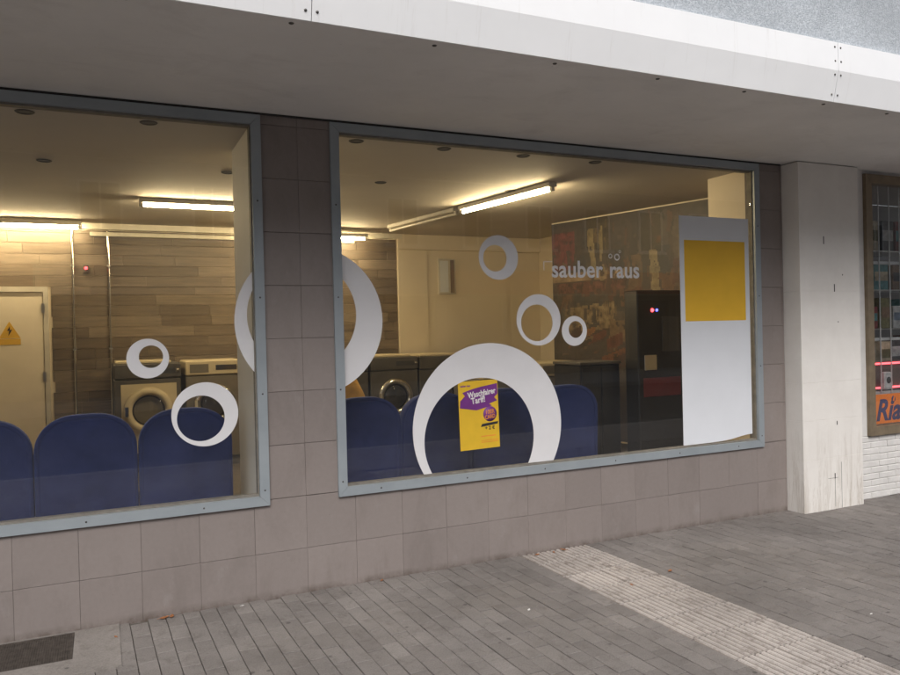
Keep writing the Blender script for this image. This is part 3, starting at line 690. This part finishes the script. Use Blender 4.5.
# upholstered seats, backs to the window
def seat_outline(w, z0, z1, rr, inset=0.0):
    pts = [(-w/2+inset, z0), (w/2-inset, z0)]; n = 12; r_ = rr-inset
    for i in range(n+1):
        a = i/n*math.pi/2; e = .90
        pts.append((w/2-rr + r_*math.cos(a)**e, z1-rr*.92 + (r_*.92)*math.sin(a)**e))
    for i in range(n+1):
        a = math.pi/2 - i/n*math.pi/2; e = .90
        pts.append((-w/2+rr - r_*math.cos(a)**e, z1-rr*.92 + (r_*.92)*math.sin(a)**e))
    return pts
def make_seat():
    s_ = empty('upholstered_seat', (0, 0, 0), 0, 'x', 'seat', 'blue upholstered seats along the window')
    W, z0, z1 = .605, .22, 1.04
    q = MB(); rings = [(0.03, .018), (.008, .0), (0.0, .014), (0.0, .080), (.012, .105), (.05, .118)]
    n = len(seat_outline(W, z0, z1, .265)); lay = []
    for ins, y in rings:
        lay += [(x, y + .10*(1-(z-z0)/(z1-z0))*0.4, z) for x, z in seat_outline(W, z0+ins, z1-0*ins, .265, ins)]
    fs = [(k*n+i, k*n+(i+1)%n, (k+1)*n+(i+1)%n, (k+1)*n+i)[::-1] for k in range(len(rings)-1) for i in range(n)]
    q.add(lay, fs, .5, True); q.add(lay, [tuple(range(n)), tuple(range(len(lay)-1, len(lay)-n-1, -1))])
    br = q.build('backrest', 'blue_fabric', s_)
    ol = seat_outline(W, z0, z1, .265, .006)[1:]; ol.append(seat_outline(W, z0, z1, .265, .006)[0])
    MB().tube([(x, .007+.04*(1-(z-z0)/(z1-z0)), z) for x, z in ol], .0055, 6).build('piping', 'blue_fabric', br)
    part('seat_cushion', 'blue_fabric', s_, (-.295, .295, .16, .62, .28, .43), b=.035)
    part('base_panel', 'machine_dark', s_, (-.27, .27, .15, .55, .11, .279))
    for sx in (-.24, .24):
        for sy in (.19, .51): MB().cyl((sx, sy, 0), (0, 0, 1), .018, .112, 10).build('leg', 'steel', s_)
    return s_
seat0 = make_seat()
seat_pos = [(-1.325, 'blue seat at the far left edge of the left window, cut by the frame'), (-.715, 'blue seat second from the left in the left window'), (-.105, 'blue seat in the left window behind the smaller white ring'), (.505, 'blue seat behind the larger ring in the left window, nearest the pier'),
            (1.765, 'blue seat at the left edge of the right window'), (2.375, 'blue seat behind the yellow flyer'), (2.985, 'blue seat behind the right leg of the big arch sticker'), (3.60, 'rightmost blue seat, right of the big arch sticker')]
for i, (x, lab) in enumerate(seat_pos):
    o = seat0 if i == 0 else copy_tree(seat0)
    o.location = (x, .47+random.uniform(-.012, .012), IF+random.uniform(-.003, 0)); o.rotation_euler = (0, 0, random.uniform(-.02, .02)); o['label'] = lab
bag = empty('laundry_bag', (1.86, 1.25, IF), 0, 'orange cloth laundry bag peeking over the leftmost seat of the right window', 'bag')
q = MB(); pr = [(.001, 0), (.17, .02), (.21, .3), (.20, .7), (.17, 1.0), (.10, 1.13), (.045, 1.17), (.05, 1.20), (.001, 1.20)]
q.lathe(pr, (0, 0, 0), (0, 0, 1), 20)
q.v = [(x*(1+.12*math.sin(5*math.atan2(y, x)+z*6)), y*(1+.10*math.cos(4*math.atan2(y, x)+z*4)), z) for x, y, z in q.v]
q.build('sack', 'orange_cloth', bag); MB().lathe([(.05, 1.16), (.056, 1.17), (.05, 1.18)], (0, 0, 0), (0, 0, 1), 16).build('cord', 'leaf_orange', bag)

# washing machines
def washer(loc, rz, w, h, style, label, zr=.5):
    o = empty('washing_machine', loc, rz, label, 'washing machine', 'washing machines in the laundrette')
    body = 'machine_dark' if style != 'cream' else 'machine_steel'
    ph = .17
    part('plinth', 'machine_dark', o, (-w/2+.01, w/2-.01, .02, .66, 0, .098)); part('body', body, o, (-w/2, w/2, 0, .68, .10, h-ph-.004), b=.012)
    cpn = part('control_panel', 'panel_cream' if style == 'cream' else 'machine_dark', o, (-w/2, w/2, -.012, .68, h-ph, h), b=.012)
    part('display', 'kiosk_screen', cpn, (.02, w/2-.06, -.0155, -.0115, h-ph+.055, h-.055)); part('soap_drawer', body, cpn, (-w/2+.05, -.06, -.0155, -.0115, h-ph+.03, h-.04))
    MB().lathe([(.0001, -.022), (.018, -.02), (.022, 0)], (w/2-.035, -.012, h-ph/2), (0, 1, 0), 16).build('knob', 'chrome', cpn)
    if style != 'cream': part('top_board', 'panel_cream', o, (-w/2+.02, w/2-.10, .01, .66, h+.0005, h+.03), b=.006)
    if style == 'framed': part('front_plate', 'panel_cream', o, (-w/2+.07, w/2-.05, -.006, -.0005, .22, h-ph-.06))
    r_ = w*.37; cz = h-ph-.10-r_
    d = MB().lathe([(r_*.66, -.02), (r_*.70, -.055), (r_*.86, -.065), (r_*.98, -.045), (r_, -.0065)], (0, 0, cz), (0, 1, 0), 36).build('door', 'panel_cream' if style == 'framed' else 'chrome', o)
    MB().lathe([(r_*.70, -.03), (r_*.66, -.012), (r_*.60, -.016)], (0, 0, cz), (0, 1, 0), 36).build('seal', 'rubber', d)
    MB().lathe([(.0001, -.075), (r_*.3, -.07), (r_*.55, -.052), (r_*.665, -.03)], (0, 0, cz), (0, 1, 0), 32).build('glass', 'drum_glass', d)
    MB().lathe([(.0001, -.0025), (r_*.62, -.0025)], (0, 0, cz), (0, 1, 0), 32).build('drum', 'drum', d)
    part('handle', 'chrome', d, (-r_*.98, -r_*.80, -.09, -.06, cz-.06, cz+.06), b=.008)
    return o
washer((.465, 4.30, IF), 0, .71, 1.235, 'framed', 'dark washing machine with a pale door ring in the left window')
washer((1.19, 4.30, IF), 0, .64, 1.245, 'cream', 'washing machine with cream control panel behind the larger ring of the left window')
washer((2.12, 4.30, IF), 0, .70, 1.20, 'dark', 'dark washing machine hidden mostly by the tiled pier')
washer((2.78, 4.30, IF), 0, .64, 1.20, 'dark', 'dark washing machine left of the round glass door in the right window')
washer((3.46, 4.30, IF), 0, .66, 1.20, 'dark', 'dark washing machine with bright chrome door left of the arch sticker')
washer((4.14, 4.30, IF), 0, .66, 1.19, 'dark', 'dark washing machine behind the top of the arch sticker')
washer((5.13, 2.90, IF), R(4), .70, 1.11, 'cream', 'washing machine with cream panel in front of the mural')
washer((4.36, 2.92, IF), R(4), .70, 1.11, 'cream', 'cream-panelled washing machine beside the mural one, behind the arch sticker')

# photographic wall mural (flat print): a hazy old-city street, painted cell by cell
ML = Vector((5.45, 3.56, 0)); MR = Vector((6.18, .93, 0)); md = (MR-ML); mL = md.length; mdn = md.normalized(); mnm = Vector((mdn.y, -mdn.x, 0))
if mnm.dot(CAM_POS-ML) < 0: mnm = -mnm
rects = []; rnd = random.Random(5)
def rc(u0_, u1, v0, v1, c, tilt=0.0, amp=.25): rects.append((u0_, u1, v0, v1, c, tilt, amp))
rc(0, 3, 0, 3.2, (.10, .085, .07))
for k in range(16): u = rnd.uniform(0, 2.7); w_ = rnd.uniform(.08, .30); rc(u, u+w_, rnd.uniform(1.5, 2.0), rnd.uniform(2.6, 3.1), rnd.choice([(.07,.065,.06),(.14,.12,.10),(.055,.06,.065),(.18,.14,.10),(.10,.07,.05)]), rnd.uniform(-.08, .08))
for u, w_, v0, v1 in ((.62, .09, 2.35, 2.95), (.78, .07, 2.2, 2.98), (1.52, .12, 1.95, 2.6), (2.02, .07, 1.85, 2.75), (2.3, .06, 1.9, 2.7), (2.5, .12, 1.6, 2.6)): rc(u, u+w_, v0, v1, (.50, .40, .22), -.12)
rc(0, .36, 2.45, 2.95, (.27, .055, .055), 0, .5); rc(0, 1.35, 2.30, 2.42, (.55, .40, .25)); rc(.06, 1.2, 2.16, 2.29, (.17, .07, .055), 0, .8)
for k in range(26): u = rnd.uniform(0, 2.6); w_ = rnd.uniform(.05, .22); v = rnd.uniform(1.5, 2.2); rc(u, u+w_, v, v+rnd.uniform(.1, .45), rnd.choice([(.16,.06,.04),(.22,.12,.07),(.09,.06,.05),(.26,.17,.10),(.13,.05,.04)]), rnd.uniform(-.2, .2))
rc(.2, 1.0, 1.62, 1.95, (.42, .31, .17), .1, .5); rc(.9, 1.5, 1.55, 1.8, (.30, .20, .11), -.1); rc(1.15, 1.4, 1.7, 2.05, (.36, .27, .15))
for k in range(14): u = rnd.uniform(0, 1.8); v = rnd.uniform(1.05, 1.55); rc(u, u+rnd.uniform(.1, .4), v, v+rnd.uniform(.05, .16), rnd.choice([(.34,.13,.05),(.20,.06,.04),(.45,.20,.07),(.10,.045,.03),(.03,.025,.025),(.40,.28,.15)]), rnd.uniform(.2, .5))
for k in range(240):
    u = rnd.uniform(0, 2.7); v = rnd.uniform(1.05, 3.0); b0 = rnd.choice([(.05,.045,.04),(.16,.13,.10),(.09,.07,.06),(.24,.18,.11),(.07,.07,.075),(.20,.10,.06)])
    w_ = rnd.uniform(.012, .06); h_ = rnd.uniform(.03, .22) if v > 1.7 else rnd.uniform(.015, .06)
    rc(u, u+(w_ if v > 1.7 else w_*2.5), v, v+h_, b0, rnd.uniform(-.15, .15) if v > 1.7 else rnd.uniform(.1, .4))
rc(0, 3, 0, 1.02, (.045, .03, .026))
NU, NV = 170, 150; vs = []; fs = []; cols = []
for j in range(NV+1):
    for i in range(NU+1):
        vs.append(tuple(ML + mdn*(mL*i/NU) + Vector((0, 0, .3+2.78*j/NV))))
from mathutils import noise as mno
for j in range(NV):
    for i in range(NU):
        u = mL*(i+.5)/NU; v = .3+2.78*(j+.5)/NV; c = (.1, .1, .1)
        for (a, b_, d, e, cc, tl, amp) in rects:
            vv = v - tl*(u-a)
            uu = u + .06*mno.noise(Vector((u*4, v*4, 2)))
            if a <= uu <= b_ and d <= vv <= e:
                k = 1 + amp*2*mno.noise(Vector((u*14, v*14, a*7))) + amp*1.2*mno.noise(Vector((u*45, v*30, 3)))
                c = tuple(max(.008, x*k) for x in cc)
        fs.append((j*(NU+1)+i, j*(NU+1)+i+1, (j+1)*(NU+1)+i+1, (j+1)*(NU+1)+i)); cols.append(tuple(.55*x+.45*y for x, y in zip(c, (.085, .062, .045)))); cols[-1] = tuple(.62*x for x in cols[-1])
mw = empty('mural', (ML.x, ML.y, 0), 0, 'large brown street-scene photo mural on the right inside wall', 'mural')
q = MB(); q.add([tuple(Vector(x)-Vector((ML.x, ML.y, 0))) for x in vs], fs); me = q.mesh('print'); me.materials.append(MAT['mural_print'])
ca = me.color_attributes.new('Col', 'FLOAT_COLOR', 'CORNER'); buf = []
for p, c in zip(me.polygons, cols): buf += [c[0], c[1], c[2], 1.0]*p.loop_total
ca.data.foreach_set('color', buf); obj('print', me, mw)
q = MB(); a = -mnm*.004; b_ = -mnm*.03
q.add([tuple(p+o_+Vector((0, 0, z))) for o_ in (a, b_) for p in (Vector(), md) for z in (.28, 3.095)], [(0,2,3,1),(4,5,7,6),(0,1,5,4),(2,6,7,3),(1,3,7,5),(0,4,6,2)]); q.build('backing_board', 'cream_wall', mw)

# black pay terminal and low cabinet by the mural
ki = empty('pay_terminal', (5.36, 1.36, IF), 0, 'tall black pay terminal with red and blue lights beside the poster', 'terminal')
part('cabinet', 'kiosk_black', ki, (-.30, .30, 0, .22, .06, 1.90), b=.012); part('foot', 'machine_dark', ki, (-.27, .27, .03, .20, 0, .0595))
part('screen', 'kiosk_screen', ki, (.02, .25, -.004, .004, 1.25, 1.62), b=.003); part('front_panel', 'dark_red', ki, (-.24, .26, -.004, .004, .78, .98), b=.003)
part('coin_plate', 'steel', ki, (-.22, -.06, -.005, .004, 1.06, 1.22), b=.003)
MB().lathe([(.0001, -.016), (.016, -.01), (.020, 0)], (-.105, .0, 1.69), (0, 1, 0), 16).build('red_lamp', 'led_red', ki); MB().lathe([(.0001, -.014), (.012, -.009), (.015, 0)], (-.045, .0, 1.69), (0, 1, 0), 16).build('blue_lamp', 'led_blue', ki)
lc = empty('low_cabinet', (4.78, 1.62, IF), 0, 'low black cabinet left of the pay terminal', 'cabinet')
part('carcass', 'kiosk_black', lc, (-.27, .24, 0, .5, .05, 1.13), b=.01); part('plinth', 'machine_dark', lc, (-.25, .22, .03, .47, 0, .0495)); part('worktop', 'machine_dark', lc, (-.28, .25, -.015, .51, 1.131, 1.16), b=.005)
for e in (-.14, .11): part('door_front', 'kiosk_black', lc, (e-.115, e+.115, -.014, -.0005, .09, 1.10), b=.004)

# ------------------------------------------------------------------ stickers and posters on the glass
def ring_outline(cx, cz, r_, hx, hz, hr, clip=None, n=72):
    """ring with an off-centre hole as a strip of quads, optionally cut at a straight edge"""
    out = [(cx+r_*math.cos(2*math.pi*i/n), cz+r_*math.sin(2*math.pi*i/n)) for i in range(n)]
    inn = [(hx+hr*math.cos(2*math.pi*i/n), hz+hr*math.sin(2*math.pi*i/n)) for i in range(n)]
    quads = [[out[i], out[(i+1)%n], inn[(i+1)%n], inn[i]] for i in range(n)]
    if clip:
        ax, val_, keep = clip; res = []
        for qd in quads:
            o_ = []
            for p, nx in zip(qd, qd[1:]+qd[:1]):
                di, dj = (p[ax]-val_)*keep, (nx[ax]-val_)*keep
                if di >= 0: o_.append(p)
                if (di >= 0) != (dj >= 0):
                    t_ = di/(di-dj); o_.append((p[0]+(nx[0]-p[0])*t_, p[1]+(nx[1]-p[1])*t_))
            if len(o_) > 2: res.append(o_)
        quads = res
    return quads
def sticker(name, quads, y, label, mat='vinyl_white', parent=None, group='white ring stickers on the windows'):
    q = MB()
    for qd in quads:
        n = len(qd); ar = sum(p[0]*r_[1]-r_[0]*p[1] for p, r_ in zip(qd, qd[1:]+qd[:1]))
        if abs(ar) < 1e-9: continue
        if ar < 0: qd = qd[::-1]
        q.add([(x, y, z) for x, z in qd]+[(x, y+.001, z) for x, z in qd], [tuple(range(n)), tuple(range(2*n-1, n-1, -1))])
    o = q.build(name, mat, parent)
    if label: tag(o, label, 'sticker', group)
    return o
GY = .0222
gx1 = FX1-.062-.002; gx2 = FX2L+.062+.002; gz = FZB+.062+.013
sticker('ring_sticker', ring_outline(.252, 1.578, .121, .270, 1.589, .069), GY, 'small white ring sticker on the left window')
sticker('ring_sticker', ring_outline(.578, 1.216, .201, .552, 1.192, .143), GY, 'larger whole white ring sticker low on the left window')
sticker('ring_sticker', ring_outline(1.27, 1.79, .50, 1.215, 1.83, .366, (0, gx1-.005, -1)), GY, 'left slice of the big ring, cut off at the left window frame')
sticker('ring_sticker', ring_outline(1.27, 1.79, .50, 1.215, 1.83, .366, (0, gx2+.005, 1)), GY, 'right half of the big ring at the left edge of the right window')
sticker('ring_sticker', ring_outline(2.699, 2.241, .166, 2.668, 2.235, .099), GY, 'topmost white ring sticker on the right window')
sticker('ring_sticker', ring_outline(3.037, 1.771, .196, 3.019, 1.748, .140), GY, 'thin-walled white ring sticker in the middle of the right window')
sticker('ring_sticker', ring_outline(3.36, 1.679, .117, 3.372, 1.69, .066), GY, 'smallest white ring sticker on the right window')
sticker('arch_sticker', ring_outline(2.596, .985, .62, 2.515, .90, .452, (1, gz+.004, 1), 96), GY, 'huge white arch sticker rising from the sill of the right window', group=None)
# shop name on the glass
sn = empty('window_lettering', (3.16, GY, 2.10), 0, 'white shop name lettering high on the right window', 'lettering')
text('word', 'sauber', .185, 'vinyl_white', sn, (0, 0, 0), sx=.93, bold=.0035, space=1.04, depth=.0004); text('word', 'raus', .185, 'vinyl_white', sn, (.545, 0, 0), sx=.93, bold=.0035, space=1.04, depth=.0004)
for (x, z, r_) in ((.56, .172, .019), (.625, .165, .028), (.655, .21, .012)): sticker('bubble', ring_outline(x, z, r_, x, z, r_*.62, n=28), 0, None, parent=sn)
part('corner_mark', 'vinyl_white', sn, (-.07, -.064, 0, .001, .05, .12), (-.0639, .01, 0, .001, .114, .12))

# tall poster inside the right pane
def curved_sheet(name, x0, x1, z0, z1, y, mat, parent, lift=0.0, n=16, th=.0012):
    q = MB(); vs = []
    for yy in (y, y+th):
        for i in range(n+1):
            t_ = i/n; x = x0+(x1-x0)*t_; zb = z0 + lift*(max(0, t_-.35)/.65)**1.5*(1+.35*math.sin(t_*9))
            vs += [(x, yy, zb), (x, yy, z1)]
    m_ = 2*(n+1)
    fs = [(2*i, 2*i+2, 2*i+3, 2*i+1) for i in range(n)] + [(m_+2*i, m_+2*i+1, m_+2*i+3, m_+2*i+2) for i in range(n)] + [(2*i, m_+2*i, m_+2*i+2, 2*i+2) for i in range(n)]
    return q.add(vs, fs).build(name, mat, parent)
po = empty('tall_poster', (4.83, .0222, .69), 0, 'tall white poster with orange-yellow square at the right window edge', 'poster')
curved_sheet('sheet', -.395, .395, -.005, 1.94, 0, 'poster_white', po, .035); part('yellow_panel', 'poster_yellow', po, (-.345, .345, -.0012, -.0002, 1.045, 1.735))
# yellow flyer
fl = empty('flyer', (2.505, .0226, 1.08), 0, 'small yellow and purple flyer inside the big arch sticker', 'flyer'); fl.rotation_euler = (0, R(-1.2), 0)
part('card', 'flyer_yellow', fl, (-.163, .163, 0, .001, -.252, .252))
MB().prism([(-.155, .06), (-.02, .035), (.11, .06), (.085, .075), (.155, .095), (.13, .12), (.16, .145), (.158, .222), (.02, .205), (-.06, .190), (-.13, .17), (-.11, .145), (-.15, .11)], -.0012, -.0002).build('brush_stroke', 'purple', fl)
text('lettering', 'Waschfairer', .058, 'paper_white', fl, (-.085, -.0016, .128), rot=(R(90), R(-6), 0), sx=.80, bold=.0016, depth=.0002); text('lettering', 'Tarif!', .064, 'paper_white', fl, (-.06, -.0016, .082), rot=(R(90), R(-6), 0), sx=.85, bold=.0016, depth=.0002)
text('lettering', 'sauber raus', .020, 'purple', fl, (-.145, -.0005, .212), sx=.85, bold=.0008, depth=.0002)
MB().lathe([(.0001, -.0012), (.056, -.0012), (.056, 0)], (.09, -.0002, .0), (0, 1, 0), 28).build('badge', 'purple', fl)
text('lettering', '10ER', .042, 'print_orange', fl, (.09, -.0022, .002), rot=(R(90), R(-6), 0), align='CENTER', bold=.001, sx=.85, depth=.0002); text('lettering', 'CARD', .040, 'print_orange', fl, (.09, -.0022, -.034), rot=(R(90), R(-6), 0), align='CENTER', bold=.001, sx=.8, depth=.0002)
MB().prism([(.01, -.092), (.15, -.078), (.158, -.06), (.02, -.07)], -.0012, -.0002).build('black_stripe', 'print_black', fl)
text('lettering', '+ 2 €', .036, 'print_black', fl, (.085, -.0008, -.115), align='CENTER', bold=.001, depth=.0002)
part('small_print', 'print_orange', fl, (.01, .13, -.0009, -.0002, -.165, -.157), (.01, .15, -.0009, -.0002, -.195, -.190), (.01, .15, -.0009, -.0002, -.208, -.203))

# ------------------------------------------------------------------ the other side of the street (seen in the glass)
def far_house(x0, x1, h, mat, label, fascia):
    hb = empty('opposite_house', ((x0+x1)/2, -19, 0), 0, label, 'building', 'houses across the street'); W = (x1-x0)/2
    part('wall', mat, hb, (-W+.01, W-.01, -6, 0, 2.95, h)); part('ground_floor', 'plinth_grey', hb, (-W+.01, W-.01, -5.9, -.25, 0, 2.949)); part('roof_edge', 'sill_white', hb, (-W, W, -6.1, .25, h+.001, h+.22))
    part('shop_fascia', fascia, hb, (-W+.2, W-.2, .001, .18, 3.0, 3.85))
    n = max(2, int(2*W/2.6)); st = 2*W/n
    for fl_ in range(int((h-3.9)/2.9)):
        for i in range(n):
            x = -W+st*(i+.5); z = 4.75+fl_*2.9
            wd = part('window', 'far_glass', hb, (x-.52, x+.52, .001, .02, z, z+1.5)); part('frame', 'sill_white', wd, (x-.60, x-.521, .001, .05, z-.06, z+1.56), (x+.521, x+.60, .001, .05, z-.06, z+1.56), (x-.52, x+.52, .001, .05, z+1.501, z+1.56), (x-.03, x+.03, .021, .05, z, z+1.5)); part('sill', 'sill_white', wd, (x-.70, x+.70, .001, .16, z-.16, z-.061))
    for i in range(n):
        x = -W+st*(i+.5); gw = part('shop_glass', 'far_glass', hb, (x-st*.4, x+st*.4, -.249, -.22, .45, 2.75)); part('shop_frame', 'plinth_grey', gw, (x-st*.44, x-st*.401, -.249, -.18, .35, 2.85), (x+st*.401, x+st*.44, -.249, -.18, .35, 2.85))
far_house(-16, -1.5, 9.6, 'render_cream', 'cream house with red shop band across the street', 'red_fascia')
far_house(-1.5, 11, 10.4, 'render_cream', 'taller cream house across the street with dark windows', 'render_grey')
far_house(11, 24, 9.0, 'render_grey', 'grey house across the street to the right', 'red_fascia')
far_house(24, 40, 10.0, 'render_cream', 'cream house across the street farthest right', 'render_grey')
